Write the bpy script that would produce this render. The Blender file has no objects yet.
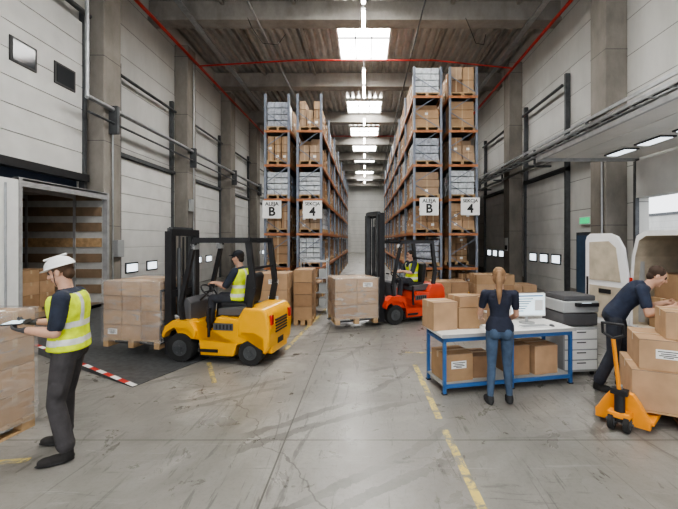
import bpy, bmesh, math, random
from mathutils import Vector, Matrix
from mathutils.bvhtree import BVHTree
random.seed(11)
S=bpy.context.scene
# ---------------------------------------------------------------- materials
MATS={}
def nodes(name):
    m=bpy.data.materials.new(name); m.use_nodes=True
    nt=m.node_tree; return m,nt,nt.nodes['Principled BSDF']
def mat(name,col,rough=.6,metal=0,var=.12,scale=6,emit=0,bump=0,spec=None):
    if name in MATS: return MATS[name]
    m,nt,b=nodes(name)
    b.inputs['Roughness'].default_value=rough; b.inputs['Metallic'].default_value=metal
    if spec is not None: b.inputs['Specular IOR Level'].default_value=spec
    if var>0:
        tc=nt.nodes.new('ShaderNodeNewGeometry')
        n=nt.nodes.new('ShaderNodeTexNoise'); n.inputs['Scale'].default_value=scale; n.inputs['Detail'].default_value=5
        nt.links.new(tc.outputs['Position'],n.inputs['Vector'])
        r=nt.nodes.new('ShaderNodeValToRGB')
        r.color_ramp.elements[0].position=.3; r.color_ramp.elements[1].position=.7
        r.color_ramp.elements[0].color=(*[c*(1-var) for c in col],1)
        r.color_ramp.elements[1].color=(*[min(1,c*(1+var)) for c in col],1)
        nt.links.new(n.outputs['Fac'],r.inputs['Fac']); nt.links.new(r.outputs['Color'],b.inputs['Base Color'])
        if bump:
            bp=nt.nodes.new('ShaderNodeBump'); bp.inputs['Strength'].default_value=bump; bp.inputs['Distance'].default_value=.02
            nt.links.new(n.outputs['Fac'],bp.inputs['Height']); nt.links.new(bp.outputs['Normal'],b.inputs['Normal'])
    else: b.inputs['Base Color'].default_value=(*col,1)
    if emit:
        b.inputs['Emission Color'].default_value=(*col,1); b.inputs['Emission Strength'].default_value=emit
    MATS[name]=m; return m
def math_n(nt,op,a,b=None,c=None):
    n=nt.nodes.new('ShaderNodeMath'); n.operation=op
    for i,v in enumerate((a,b,c)):
        if v is None: continue
        if isinstance(v,(int,float)): n.inputs[i].default_value=v
        else: nt.links.new(v,n.inputs[i])
    return n.outputs[0]
def mixc(nt,f,a,b,bt='MIX'):
    n=nt.nodes.new('ShaderNodeMix'); n.data_type='RGBA'; n.blend_type=bt
    if isinstance(f,(int,float)): n.inputs[0].default_value=f
    else: nt.links.new(f,n.inputs[0])
    for i,v in ((6,a),(7,b)):
        if isinstance(v,tuple): n.inputs[i].default_value=(*v,1)
        else: nt.links.new(v,n.inputs[i])
    return n.outputs[2]
def noise(nt,scale,detail=4,vec=None,rough=.5,dist=0):
    n=nt.nodes.new('ShaderNodeTexNoise'); n.inputs['Scale'].default_value=scale; n.inputs['Detail'].default_value=detail
    n.inputs['Roughness'].default_value=rough; n.inputs['Distortion'].default_value=dist
    if vec is not None: nt.links.new(vec,n.inputs['Vector'])
    return n.outputs['Fac']
def ramp(nt,f,p0,p1):
    n=nt.nodes.new('ShaderNodeMapRange'); n.inputs[1].default_value=p0; n.inputs[2].default_value=p1
    nt.links.new(f,n.inputs[0]); return n.outputs[0]
def geo(nt):
    g=nt.nodes.new('ShaderNodeNewGeometry'); s=nt.nodes.new('ShaderNodeSeparateXYZ')
    nt.links.new(g.outputs['Position'],s.inputs[0]); return g.outputs['Position'],s.outputs
def stretch(nt,pos,sc,rz=0):
    m=nt.nodes.new('ShaderNodeMapping'); m.inputs['Scale'].default_value=sc; m.inputs['Rotation'].default_value=(0,0,rz); nt.links.new(pos,m.inputs[0]); return m.outputs[0]

def floor_mat(name='concrete_floor'):
    m,nt,b=nodes(name); pos,xyz=geo(nt)
    big=noise(nt,.5,7,pos,.62,.8); mid=noise(nt,2.2,9,pos,.7,.5); fine=noise(nt,26,6,pos,.75)
    c=mixc(nt,ramp(nt,big,.36,.64),(.15,.142,.128),(.32,.308,.283))
    c=mixc(nt,math_n(nt,'MULTIPLY',ramp(nt,mid,.42,.62),.7),c,(.215,.206,.186))
    d=math_n(nt,'MULTIPLY',ramp(nt,fine,.5,.75),.4); c=mixc(nt,d,c,(.11,.103,.093))
    for (sx,sy,rz,lo,hi,am,col,ds) in ((3.2,.30,.12,.575,.63,.6,(.07,.067,.063),2.2),(.35,3.2,.3,.59,.65,.5,(.075,.072,.067),1.8),(2.2,.5,-.7,.60,.65,.55,(.065,.062,.058),2.5),(.4,2.6,-.2,.60,.68,.35,(.42,.41,.38),1.5)):
        sk=noise(nt,1.5,7,stretch(nt,pos,(sx,sy,1),rz),.75,ds); c=mixc(nt,math_n(nt,'MULTIPLY',ramp(nt,sk,lo,hi),am),c,col)
    sp=noise(nt,4.5,8,pos,.85,2.5); c=mixc(nt,math_n(nt,'MULTIPLY',ramp(nt,sp,.59,.65),.55),c,(.08,.075,.068))
    for (cx,cy,sc) in ((3.5,-2.0,.35),(-4.5,9.0,.27)):
        dx=math_n(nt,'SUBTRACT',xyz[0],cx); dy=math_n(nt,'SUBTRACT',xyz[1],cy)
        rr=math_n(nt,'SQRT',math_n(nt,'ADD',math_n(nt,'MULTIPLY',dx,dx),math_n(nt,'MULTIPLY',dy,dy)))
        pg=math_n(nt,'PINGPONG',math_n(nt,'ADD',rr,math_n(nt,'MULTIPLY',mid,.25)),.62)
        l=math_n(nt,'MULTIPLY',math_n(nt,'LESS_THAN',pg,.05),math_n(nt,'MULTIPLY',ramp(nt,big,.44,.56),.5)); c=mixc(nt,l,c,(.05,.048,.045))
    vo=nt.nodes.new('ShaderNodeTexVoronoi'); vo.feature='DISTANCE_TO_EDGE'; vo.inputs['Scale'].default_value=.24
    dv=nt.nodes.new('ShaderNodeVectorMath'); dv.operation='ADD'; nn=nt.nodes.new('ShaderNodeTexNoise'); nn.inputs['Scale'].default_value=1.0; nn.inputs['Detail'].default_value=5; nt.links.new(pos,nn.inputs['Vector'])
    nt.links.new(pos,dv.inputs[0]); nt.links.new(nn.outputs['Color'],dv.inputs[1]); nt.links.new(dv.outputs[0],vo.inputs['Vector'])
    cr=math_n(nt,'LESS_THAN',vo.outputs['Distance'],.0015); c=mixc(nt,math_n(nt,'MULTIPLY',cr,.6),c,(.05,.046,.04))
    gx=math_n(nt,'PINGPONG',math_n(nt,'ADD',xyz[0],99.6),2.6); gy=math_n(nt,'PINGPONG',math_n(nt,'ADD',xyz[1],95.0),2.6)
    j=math_n(nt,'LESS_THAN',math_n(nt,'MINIMUM',gx,gy),.008); c=mixc(nt,math_n(nt,'MULTIPLY',j,.85),c,(.05,.046,.04))
    nt.links.new(c,b.inputs['Base Color'])
    r=math_n(nt,'ADD',math_n(nt,'MULTIPLY',mid,.5),.08); nt.links.new(r,b.inputs['Roughness'])
    bp=nt.nodes.new('ShaderNodeBump'); bp.inputs['Strength'].default_value=.10; bp.inputs['Distance'].default_value=.01
    nt.links.new(fine,bp.inputs['Height']); nt.links.new(bp.outputs['Normal'],b.inputs['Normal'])
    MATS[name]=m; return m
def panel_mat(name,col,pitch,axis=2,line=.012,dark=.35,rough=.45):
    m,nt,b=nodes(name); pos,xyz=geo(nt)
    g=math_n(nt,'PINGPONG',math_n(nt,'ADD',xyz[axis],100.0),pitch/2)
    l=math_n(nt,'LESS_THAN',g,line)
    n=noise(nt,.8,6,stretch(nt,pos,(1,1,.35)),.65)
    c=mixc(nt,ramp(nt,n,.35,.7),tuple(k*.8 for k in col),col)
    c=mixc(nt,l,c,tuple(k*dark for k in col))
    nt.links.new(c,b.inputs['Base Color']); b.inputs['Roughness'].default_value=rough
    bp=nt.nodes.new('ShaderNodeBump'); bp.inputs['Strength'].default_value=.6; bp.inputs['Distance'].default_value=.02; bp.invert=True
    nt.links.new(l,bp.inputs['Height']); nt.links.new(bp.outputs['Normal'],b.inputs['Normal'])
    MATS[name]=m; return m
def concrete_mat(name,col):
    m,nt,b=nodes(name); pos,xyz=geo(nt)
    n=noise(nt,1.3,8,stretch(nt,pos,(1,1,.5)),.65); f=noise(nt,30,4,pos)
    c=mixc(nt,ramp(nt,n,.3,.7),tuple(k*.65 for k in col),tuple(k*1.2 for k in col))
    c=mixc(nt,math_n(nt,'MULTIPLY',f,.25),c,tuple(k*.6 for k in col))
    nt.links.new(c,b.inputs['Base Color']); b.inputs['Roughness'].default_value=.85
    MATS[name]=m; return m
def wrap_mat():
    m,nt,b=nodes('stretch_film'); pos,xyz=geo(nt)
    b.inputs['Base Color'].default_value=(.74,.73,.71,1); b.inputs['Roughness'].default_value=.14
    n=noise(nt,3.2,3,stretch(nt,pos,(1,1,3.5)),.5,.8); f=noise(nt,9,3,stretch(nt,pos,(1,1,2)),.5,.6)
    a=math_n(nt,'ADD',math_n(nt,'MULTIPLY',ramp(nt,n,.45,.75),.28),.15); nt.links.new(a,b.inputs['Alpha'])
    bp=nt.nodes.new('ShaderNodeBump'); bp.inputs['Strength'].default_value=.55; bp.inputs['Distance'].default_value=.03
    nt.links.new(f,bp.inputs['Height']); nt.links.new(bp.outputs['Normal'],b.inputs['Normal'])
    MATS['stretch_film']=m; return m
def worn_paint(name,col,base,thr=.5):
    m,nt,b=nodes(name); pos,xyz=geo(nt)
    n=noise(nt,5,8,pos,.8,1); c=mixc(nt,ramp(nt,n,thr-.04,thr+.06),base,col)
    nt.links.new(c,b.inputs['Base Color']); b.inputs['Roughness'].default_value=.6
    MATS[name]=m; return m
FLOOR=floor_mat(); PANEL=panel_mat('wall_sandwich_panel',(.60,.595,.565),1.0)
DOORM=panel_mat('sectional_door_panel',(.66,.65,.62),.55,dark=.45)
CONC=concrete_mat('concrete_column',(.28,.255,.225)); WRAP=wrap_mat()
YLINE=worn_paint('worn_yellow_paint',(.58,.45,.13),(.20,.19,.16),.49)
CARD=[mat('cardboard_%d'%i,c,.8,0,.12,5) for i,c in enumerate([(.37,.235,.13),(.31,.19,.105),(.43,.28,.165),(.25,.15,.085),(.35,.24,.155)])]
TAPE=mat('packing_tape',(.46,.33,.20),.3,0,.05)
GREYWRAP=mat('grey_wrapped_goods',(.34,.36,.40),.3,0,.45,12)
BLUEGREY=mat('pale_goods',(.52,.55,.57),.35,0,.35,12)
BLUEWR=mat('blue_wrapped_goods',(.24,.30,.40),.35,0,.4,12)
WOOD=mat('pallet_wood',(.42,.28,.15),.8,0,.25,9); PLY=mat('plywood',(.22,.155,.10),.7,0,.25,3)
BLACK=mat('black_plastic',(.018,.018,.02),.45,0,.2); BLKM=mat('black_steel',(.03,.03,.033),.4,.3,.15)
RUB=mat('tyre_rubber',(.022,.022,.022),.85,0,.2); STEEL=mat('galvanised_steel',(.42,.43,.44),.4,.7,.15)
DSTEEL=mat('dark_steel',(.10,.105,.11),.5,.5,.2); YEL=mat('forklift_yellow',(.82,.40,.01),.3,0,.06,3)
REDO=mat('forklift_red',(.62,.06,.02),.35,0,.06); ORNG=mat('pallet_jack_orange',(.82,.30,.02),.4,0,.08)
WHITE=mat('white_paint',(.78,.78,.76),.4,0,.04); BEAM=mat('rack_beam_orange',(.36,.135,.05),.5,0,.15)
UPR=mat('rack_upright_grey',(.17,.19,.23),.45,.3,.12); BLUE=mat('desk_blue_steel',(.04,.13,.33),.4,0,.08)
GREYP=mat('grey_plastic',(.36,.37,.37),.5,0,.05); DGREY=mat('dark_grey_plastic',(.09,.09,.095),.5,0,.1)
INK=mat('black_ink',(.015,.015,.015),.7,0,0); PAPER=mat('white_label_paper',(.80,.80,.78),.7,0,.02)
REDP=mat('sprinkler_red',(.42,.03,.02),.45,0,.1); VANW=mat('van_white_paint',(.80,.80,.80),.22,0,.03)
BEIGE=mat('van_beige_lining',(.46,.40,.31),.7,0,.15); LAMPR=mat('tail_lamp_red',(.5,.02,.01),.2,0,0)
SKYL=mat('skylight_daylight',(1.0,.99,.965),.5,0,0,emit=19); LED=mat('led_tube',(1,.96,.88),.5,0,0,emit=32)
WINB=mat('window_daylight',(.85,.93,1.0),.2,0,0,emit=1.5); WIND=mat('window_dark_glass',(.03,.035,.04),.1,0,0)
WFR=mat('window_dark_frame',(.03,.03,.03),.5,0,0); SEAL=mat('dock_seal_dark_blue',(.02,.03,.055),.7,0,.1)
SCREEN=mat('monitor_screen',(.60,.72,.78),.3,0,.1,emit=.9); GREEN=mat('exit_sign_green',(.02,.42,.16),.4,0,0,emit=1.0)
CEIL=mat('corrugated_metal',(.46,.45,.43),.5,.1,.2,2); BEAMC=concrete_mat('concrete_beam',(.35,.325,.295))
ASPH=mat('asphalt',(.20,.20,.20),.9,0,.2,3)
# ---------------------------------------------------------------- builder
class MB:
    def __init__(s): s.v=[];s.f=[];s.m=[];s.sm=[];s.mats=[];s.M=Matrix()
    def mi(s,m):
        if m not in s.mats: s.mats.append(m)
        return s.mats.index(m)
    def add(s,vs,fs,m,smooth=False):
        o=len(s.v); M=s.M; s.v+= [tuple(M@Vector(p)) for p in vs]
        i=s.mi(m)
        for f in fs: s.f.append(tuple(k+o for k in f)); s.m.append(i); s.sm.append(smooth)
    def box(s,x0,x1,y0,y1,z0,z1,m,bev=0):
        vs=[(x,y,z) for x in (x0,x1) for y in (y0,y1) for z in (z0,z1)]
        fs=[(0,1,3,2),(4,6,7,5),(0,4,5,1),(2,3,7,6),(0,2,6,4),(1,5,7,3)]
        if bev>0: s.bm(vs,fs,m,bev); return
        s.add(vs,fs,m)
    def bm(s,vs,fs,m,bev,seg=2,ang=.5):
        b=bmesh.new(); bv=[b.verts.new(v) for v in vs]
        for f in fs: b.faces.new([bv[i] for i in f])
        bmesh.ops.recalc_face_normals(b,faces=b.faces)
        ed=[e for e in b.edges if len(e.link_faces)==2 and e.calc_face_angle(0)>ang]
        bmesh.ops.bevel(b,geom=ed,offset=bev,segments=seg,profile=.6,affect='EDGES')
        b.verts.index_update()
        s.add([v.co[:] for v in b.verts],[[v.index for v in f.verts] for f in b.faces],m,False); b.free()
    def prism(s,pts,a0,a1,m,axis='y',bev=0,seg=2):
        n=len(pts)
        def P(p,a): return (p[0],a,p[1]) if axis=='y' else ((a,p[0],p[1]) if axis=='x' else (p[0],p[1],a))
        vs=[P(p,a0) for p in pts]+[P(p,a1) for p in pts]
        fs=[tuple(range(n)),tuple(range(2*n-1,n-1,-1))]+[(i,i+n,(i+1)%n+n,(i+1)%n) for i in range(n)]
        if bev: s.bm(vs,fs,m,bev,seg)
        else: s.add(vs,fs,m)
    def cyl(s,p0,p1,r,m,r1=None,n=16,caps=True):
        p0=Vector(p0);p1=Vector(p1); r1=r if r1 is None else r1
        d=(p1-p0).normalized(); u=d.orthogonal().normalized(); w=d.cross(u)
        vs=[];
        for p,rr in ((p0,r),(p1,r1)):
            for i in range(n):
                a=2*math.pi*i/n; vs.append(p+u*math.cos(a)*rr+w*math.sin(a)*rr)
        s.add(vs,[(i,(i+1)%n,(i+1)%n+n,i+n) for i in range(n)],m,True)
        if caps: s.add(vs,[tuple(range(n-1,-1,-1)),tuple(range(n,2*n))],m)
    def tube(s,pts,r,m,n=8):
        for a,b in zip(pts[:-1],pts[1:]): s.cyl(a,b,r,m,n=n)
        for p in pts[1:-1]: s.sph(p,(r,r,r),m,8,5)
    def bar(s,p0,p1,w,h,m):
        p0=Vector(p0);p1=Vector(p1);d=(p1-p0).normalized()
        u=d.cross(Vector((0,0,1))); u=u.normalized() if u.length>.01 else Vector((0,1,0)); v=u.cross(d)
        vs=[p+u*a*w/2+v*b*h/2 for p in (p0,p1) for a,b in ((-1,-1),(1,-1),(1,1),(-1,1))]
        s.add(vs,[(3,2,1,0),(4,5,6,7)]+[(i,(i+1)%4,(i+1)%4+4,i+4) for i in range(4)],m)
    def sph(s,c,r,m,n=16,k=10,zmin=-1):
        c=Vector(c); vs=[];fs=[]
        for j in range(k+1):
            t=-math.pi/2+math.pi*j/k
            if math.sin(t)<zmin: t=math.asin(zmin)
            for i in range(n):
                a=2*math.pi*i/n; vs.append((c.x+r[0]*math.cos(t)*math.cos(a),c.y+r[1]*math.cos(t)*math.sin(a),c.z+r[2]*math.sin(t)))
        for j in range(k):
            for i in range(n): fs.append((j*n+i,j*n+(i+1)%n,(j+1)*n+(i+1)%n,(j+1)*n+i))
        s.add(vs,fs,m,True)
    def wheel(s,c,r,w,rim,ax='y',hub=.55):
        c=Vector(c); d=Vector((0,1,0)) if ax=='y' else Vector((1,0,0))
        s.cyl(c-d*w/2,c+d*w/2,r*.96,RUB,n=28); s.cyl(c-d*w*.4,c+d*w*.4,r,RUB,n=28)
        s.cyl(c-d*(w/2+.006),c+d*(w/2+.006),r*hub,rim,n=24)
        s.cyl(c-d*(w/2+.03),c+d*(w/2+.03),r*.18,DSTEEL,n=12)
        for i in range(6):
            a=i*math.pi/3; o=Vector((math.cos(a),0,math.sin(a)))*r*.36 if ax=='y' else Vector((0,math.cos(a),math.sin(a)))*r*.36
            s.cyl(c+o-d*(w/2+.02),c+o+d*(w/2+.02),r*.05,DSTEEL,n=6)
    def build(s,name,loc=(0,0,0),rot=0,parent=None):
        me=bpy.data.meshes.new(name); me.from_pydata(s.v,[],s.f)
        for m in s.mats: me.materials.append(m)
        me.polygons.foreach_set('material_index',s.m); me.polygons.foreach_set('use_smooth',s.sm)
        b=bmesh.new(); b.from_mesh(me); bmesh.ops.recalc_face_normals(b,faces=b.faces); b.to_mesh(me); b.free()
        me.update(); o=bpy.data.objects.new(name,me); S.collection.objects.link(o)
        o.location=loc; o.rotation_euler=(0,0,rot)
        if parent: o.parent=parent
        return o
def text_obj(name,txt,size,loc,rot,m,parent=None,depth=.002,bold=.022):
    c=bpy.data.curves.new(name,'FONT'); c.body=txt; c.size=size; c.align_x='CENTER'; c.align_y='CENTER'; c.extrude=depth; c.offset=size*bold
    o=bpy.data.objects.new(name,c); S.collection.objects.link(o)
    dg=bpy.context.evaluated_depsgraph_get(); me=bpy.data.meshes.new_from_object(o.evaluated_get(dg)); bpy.data.objects.remove(o)
    me.materials.clear(); me.materials.append(m)
    o=bpy.data.objects.new(name,me); S.collection.objects.link(o); o.location=loc; o.rotation_euler=rot
    if parent: o.parent=parent
    return o
WL,WR,ZC,Y0,Y1=-7.9,7.15,10.8,-7.0,58.0
# ---------------------------------------------------------------- room
b=MB(); b.box(WL-.2,WR+.2,Y0,Y1,-.2,0,FLOOR); b.build('floor')
b=MB(); b.box(WR+.2,60,-20,90,-.25,-.03,ASPH); b.box(-45,WL-.2,-20,60,-.25,-.03,ASPH); b.build('ground_yard')
b=MB(); b.box(48,56,-5,88,-.03,6.0,PANEL)
for k in range(12): b.box(47.9,48,-2+7*k,2+7*k,1.8,3.6,WIND)
b.box(47.8,56.2,-5.2,88.2,6.0,6.4,DSTEEL); b.build('neighbouring_building')
b=MB(); x=WL-.2; pts=[]
while x<WR+.2:
    pts+=[(x,ZC),(x+.12,ZC),(x+.17,ZC+.14),(x+.29,ZC+.14),(x+.34,ZC)]; x+=.34
vs=[];fs=[]
for p in pts: vs+=[(p[0],Y0,p[1]),(p[0],Y1,p[1])]
for i in range(len(pts)-1): fs.append((2*i,2*i+1,2*i+3,2*i+2))
b.add(vs,fs,CEIL); b.box(WL-.2,WR+.2,Y0,Y1,ZC+.18,ZC+.22,CEIL); b.build('ceiling')
OL=(7.3,10.45,3.75)
b=MB(); X0,X1=WL-.25,WL
b.box(X0,X1,Y0,OL[0],0,ZC,PANEL); b.box(X0,X1,OL[1],Y1,0,ZC,PANEL); b.box(X0,X1,OL[0],OL[1],OL[2],ZC,PANEL)
b.box(X1,X1+.03,Y0,OL[0]-.2,0,.35,CONC); b.box(X1,X1+.03,OL[1]+.2,Y1,0,.35,CONC)
b.build('wall_left')
b=MB(); b.box(WL-.24,WL-.02,OL[0],OL[1],3.30,OL[2],SEAL,bev=.03); b.box(WL-.24,WL-.02,OL[0],7.70,.0,3.30,SEAL,bev=.03); b.build('dock_shelter_seal')
OR=(4.2,9.9,3.1)
b=MB(); X0,X1=WR,WR+.25
b.box(X0,X1,Y0,OR[0],0,ZC,PANEL); b.box(X0,X1,OR[1],Y1,0,ZC,PANEL); b.box(X0,X1,OR[0],OR[1],OR[2],ZC,PANEL)
b.box(X0-.03,X0,OR[1]+.1,11.6,0,.35,CONC); b.box(X0-.03,X0,12.8,Y1,0,.35,CONC)
b.build('wall_right')
b=MB(); b.box(WL-.25,WR+.25,Y1,Y1+.25,0,ZC+.2,PANEL); b.box(-2.2,2.2,Y1-.05,Y1,0,4.2,DOORM); b.build('wall_back')
def column(x0,x1,y0,y1,i):
    b=MB(); b.box(x0,x1,y0,y1,0,ZC-.7,CONC,bev=.03)
    for k in range(4): b.box(x0-.002,x1+.002,y0-.002,y1+.002,2.4*k+2.4,2.4*k+2.412,BLKM) 
    b.build('trim_column_%d'%i)
i=1
for k in range(-2,10):
    y=10.7+5.05*k; column(WL,WL+.55,y,y+.75,i); i+=1
for k in range(-1,7):
    y=10.35+6.9*k; column(WR-.6,WR,y,y+.7,i); i+=1
b=MB()
for y in [2,8,14,20,26,32,38,44,50,56,-4]:
    b.box(WL,WR,y-.12,y+.3,ZC-.75,ZC-.05,BEAMC); b.box(WL,WR,y-.2,y+.38,ZC-.8,ZC-.68,BEAMC)
b.build('trim_ceiling_beams')
b=MB()
for xx in (-5.2,-2.6,3.2,5.6): b.box(xx-.06,xx+.06,Y0,Y1,ZC-.2,ZC-.01,BEAMC)
b.tube([(-3.9,Y0,ZC-.85),(-3.9,Y1,ZC-.85)],.04,STEEL); b.tube([(2.0,Y0,ZC-.85),(2.0,Y1,ZC-.85)],.03,DSTEEL)
b.box(-6.3,-6.1,Y0,Y1,ZC-.92,ZC-.86,STEEL); b.box(5.9,6.1,Y0,Y1,ZC-.92,ZC-.86,STEEL)
for (x0_,y_) in ((-4.2,13.6),(3.6,13.6)):
    b.tube([(x0_,y_,ZC-.85),(x0_+.15,y_,9.6),(x0_+.45,y_+.3,9.2),(x0_+.9,y_+.8,9.4),(x0_+1.1,y_+1.2,ZC-.8)],.012,BLACK,6)
b.build('trim_purlins')
i=1
for y,h in [(-2.8,3.2),(3.2,3.2),(9.2,3.2),(14.55,3.6),(23.6,2.1),(29.2,2.4),(34.6,2.2),(39.4,2.6),(46.4,3),(52,2.6)]:
    b=MB(); z=ZC-.06; x0,x1=-1.12,1.02
    b.box(x0,x1,y,y+h,z-.02,z,SKYL)
    for q in (x0-.08,x1): b.box(q,q+.08,y-.08,y+h+.08,z-.14,z+.05,WHITE)
    for q in (y-.08,y+h): b.box(x0,x1,q,q+.08,z-.14,z+.05,WHITE)
    for q in (.33,.66): b.box(x0+(x1-x0)*q-.025,x0+(x1-x0)*q+.025,y,y+h,z-.08,z-.02,BLKM)
    b.box(x0,x1,y+h/2-.03,y+h/2+.03,z-.08,z-.02,BLKM)
    b.build('window_skylight_%d'%i); i+=1
for xx in (-.05,-5.3,4.9):  # aisle row hangs in view; both side rows are unseen, added to brighten the hall
    for y in ([-4,-1,5,11,12.8,17,18.8,23.5,28,33,38,43,48] if xx==-.05 else [-4.5,-1.5,1.5,5]):
        b=MB(); z=9.3
        b.box(xx-.07,xx+.07,y-.75,y+.75,z,z+.07,WHITE); b.box(xx-.05,xx+.05,y-.72,y+.72,z-.02,z,LED)
        for q in (-.6,.6): b.cyl((xx,y+q,z+.07),(xx,y+q,ZC-.15),.008,STEEL,n=6)
        b.build('pendant_or_fill_light')
b=MB()
b.tube([(WL+.65,Y0,9.6),(WL+.65,Y1,9.6)],.06,REDP); b.tube([(WR-.7,Y0,9.5),(WR-.7,Y1,9.5)],.06,REDP)
for y in (16.6,28.7): b.tube([(WL+.65,y,9.6),(-3,y,9.85),(3,y,9.85),(WR-.7,y,9.5)],.035,REDP)
b.build('sprinkler_pipe')
b=MB()
b.tube([(WL+.66,9.9,5.75),(WL+.66,50,5.55)],.07,STEEL); b.tube([(WL+.7,9.9,5.35),(WL+.7,50,5.15)],.035,DSTEEL)
b.tube([(WL+.66,9.9,5.75),(WL+.66,9.9,8.5),(WL+.2,9.9,8.6)],.05,STEEL)
b.tube([(WL+.6,11.0,5.3),(WL+.6,11.0,.4)],.025,STEEL); b.tube([(WL+.6,16.2,9.5),(WL+.6,16.2,.4)],.03,STEEL)
for k in range(8): b.box(WL+.5,WL+.8,10.9+5.05*k,11.0+5.05*k,5.05,5.85,DSTEEL)
b.build('wall_pipe')
b=MB()
for z,xx in ((5.5,6.5),(5.15,6.15),(5.15,6.5),(4.85,6.5)):
    b.bar((xx,3,z),(xx,30,z),.05,.09,STEEL)
for k in range(45): b.bar((6.12,3+.6*k,5.15),(6.52,3+.6*k,5.15),.03,.03,STEEL)
for k in range(8): b.box(6.1,WR-.01,4.2+3.45*k,4.28+3.45*k,4.8,4.86,DSTEEL); b.box(6.48,6.54,4.2+3.45*k,4.28+3.45*k,4.8,5.55,DSTEEL)
for xx in (6.2,6.3,6.4): b.tube([(xx,3,5.2),(xx,30,5.2)],.025,BLACK,6)
b.build('cable_tray')
b=MB(); b.tube([(WR-.64,10.45,4.7),(WR-.64,10.45,2.0)],.03,STEEL); b.build('electrical_conduit')
def windows(b,x,ys,z0,z1,m,s=1):
    for y in ys:
        b.box(x,x+.03*s,y-.34,y+.34,z0-.05,z1+.05,WFR); b.box(x,x+.04*s,y-.28,y+.28,z0,z1,m)
WH2=mat('door_white',(.66,.655,.63),.45,0,.08,2)
dn=1
b=MB()
for k in range(7):
    z=OL[2]+.05+.6*k; b.box(WL+.05,WL+.11,OL[0]-.05,OL[1]+.02,z,z+.585,WH2,bev=.012)
windows(b,WL+.11,[8.65,9.85],6.0,6.45,WIND)
for y in (OL[0]-.15,OL[1]+.02): b.box(WL+.02,WL+.17,y,y+.1,0,8.3,DSTEEL)
b.box(WL+.02,WL+.25,OL[0]-.15,OL[1]+.1,OL[2]-.14,OL[2]+.05,BLACK); b.cyl((WL+.25,OL[0]-.15,8.2),(WL+.25,OL[1]+.1,8.2),.07,DSTEEL)
b.build('door_%d'%dn); dn+=1
for k in range(7):
    y=11.85+5.05*k; b=MB()
    for q in range(8): b.box(WL+.04,WL+.09,y+.25,y+3.45,.02+.58*q,.02+.58*q+.565,WH2,bev=.01)
    windows(b,WL+.09,[y+.85,y+2.05],.95,1.2,WINB)
    for yy in (y+.12,y+3.45): b.box(WL+.02,WL+.16,yy,yy+.1,0,7.6,DSTEEL)
    b.box(WL+.02,WL+.2,y+.1,y+3.6,4.66,4.78,DSTEEL); b.cyl((WL+.2,y+.1,7.2),(WL+.2,y+3.6,7.2),.05,DSTEEL,n=10)
    b.build('door_%d'%dn); dn+=1
for y,h in ((13.3,4.4),(18.9,4.4),(25.8,4.4)):
    b=MB()
    for q in range(8): b.box(WR-.09,WR-.04,y,y+3.3,.02+.55*q,.02+.55*q+.54,WH2,bev=.01)
    for yy in (.7,1.65,2.6): b.box(WR-.12,WR-.09,y+yy-.34,y+yy+.34,1.1,1.48,WFR); b.box(WR-.13,WR-.09,y+yy-.28,y+yy+.28,1.15,1.43,WINB)
    for yy in (y-.1,y+3.3): b.box(WR-.18,WR-.02,yy,yy+.1,0,7.8,DSTEEL)
    b.box(WR-.2,WR-.02,y-.1,y+3.4,4.42,4.56,DSTEEL); b.cyl((WR-.25,y,7.4),(WR-.25,y+3.3,7.4),.06,DSTEEL,n=10)
    b.build('door_%d'%dn); dn+=1
b=MB(); b.box(WR-.06,WR-.01,11.55,12.75,0,2.25,DSTEEL); b.box(WR-.1,WR-.06,11.65,12.65,.02,2.15,mat('door_blue_grey',(.06,.10,.16),.5)); b.box(WR-.16,WR-.1,11.75,11.9,1.0,1.05,STEEL)
b.build('door_%d'%dn); dn+=1
b=MB(); b.box(WR-.1,WR-.01,11.9,12.5,2.5,2.75,WHITE); b.box(WR-.11,WR-.1,11.93,12.47,2.53,2.72,GREEN); b.build('exit_sign')
b=MB()
for k in range(4):
    x1=WR-.1-.62*k; b.box(x1-.6,x1,OR[0],OR[1]-.05,4.12,4.17,WH2,bev=.01)
    if k in (1,):
        for q in range(5):
            y=OR[0]+.7+1.05*q; b.box(x1-.47,x1-.13,y-.38,y+.38,4.09,4.12,WFR); b.box(x1-.43,x1-.17,y-.33,y+.33,4.08,4.10,WINB)
for y in (OR[0]-.1,OR[1]-.02): b.box(4.5,WR-.02,y,y+.06,4.05,4.14,STEEL); b.box(WR-.12,WR-.02,y,y+.08,0,4.1,DSTEEL)
b.bar((4.5,OR[0],4.1),(4.5,OR[1],4.1),.06,.1,STEEL)
for y in (OR[0],OR[1]): b.bar((4.6,y,4.12),(6.4,y,4.85),.03,.03,STEEL)
b.box(WR-.1,WR-.02,OR[0],OR[1],OR[2],4.05,WH2)
b.cyl((WR-.3,OR[0],4.6),(WR-.3,OR[1],4.6),.06,DSTEEL,n=10)
b.build('door_%d'%dn)
b=MB(); b.box(WR-.68,WR-.61,10.5,10.9,1.5,1.9,GREYP,bev=.01); b.build('electrical_box')
b=MB(); b.box(WL+.56,WL+.68,11.1,11.4,1.5,2.0,GREYP,bev=.01); b.build('electrical_box')
b=MB(); b.box(WL+.56,WL+.67,15.8,16.1,3.2,3.7,GREYP,bev=.01); b.build('electrical_box')
b=MB(); b.box(WR-.62,WR-.605,17.4,17.8,1.5,2.1,PAPER); b.box(WR-.625,WR-.62,17.45,17.75,1.55,1.75,INK); b.build('notice_poster')
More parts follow.
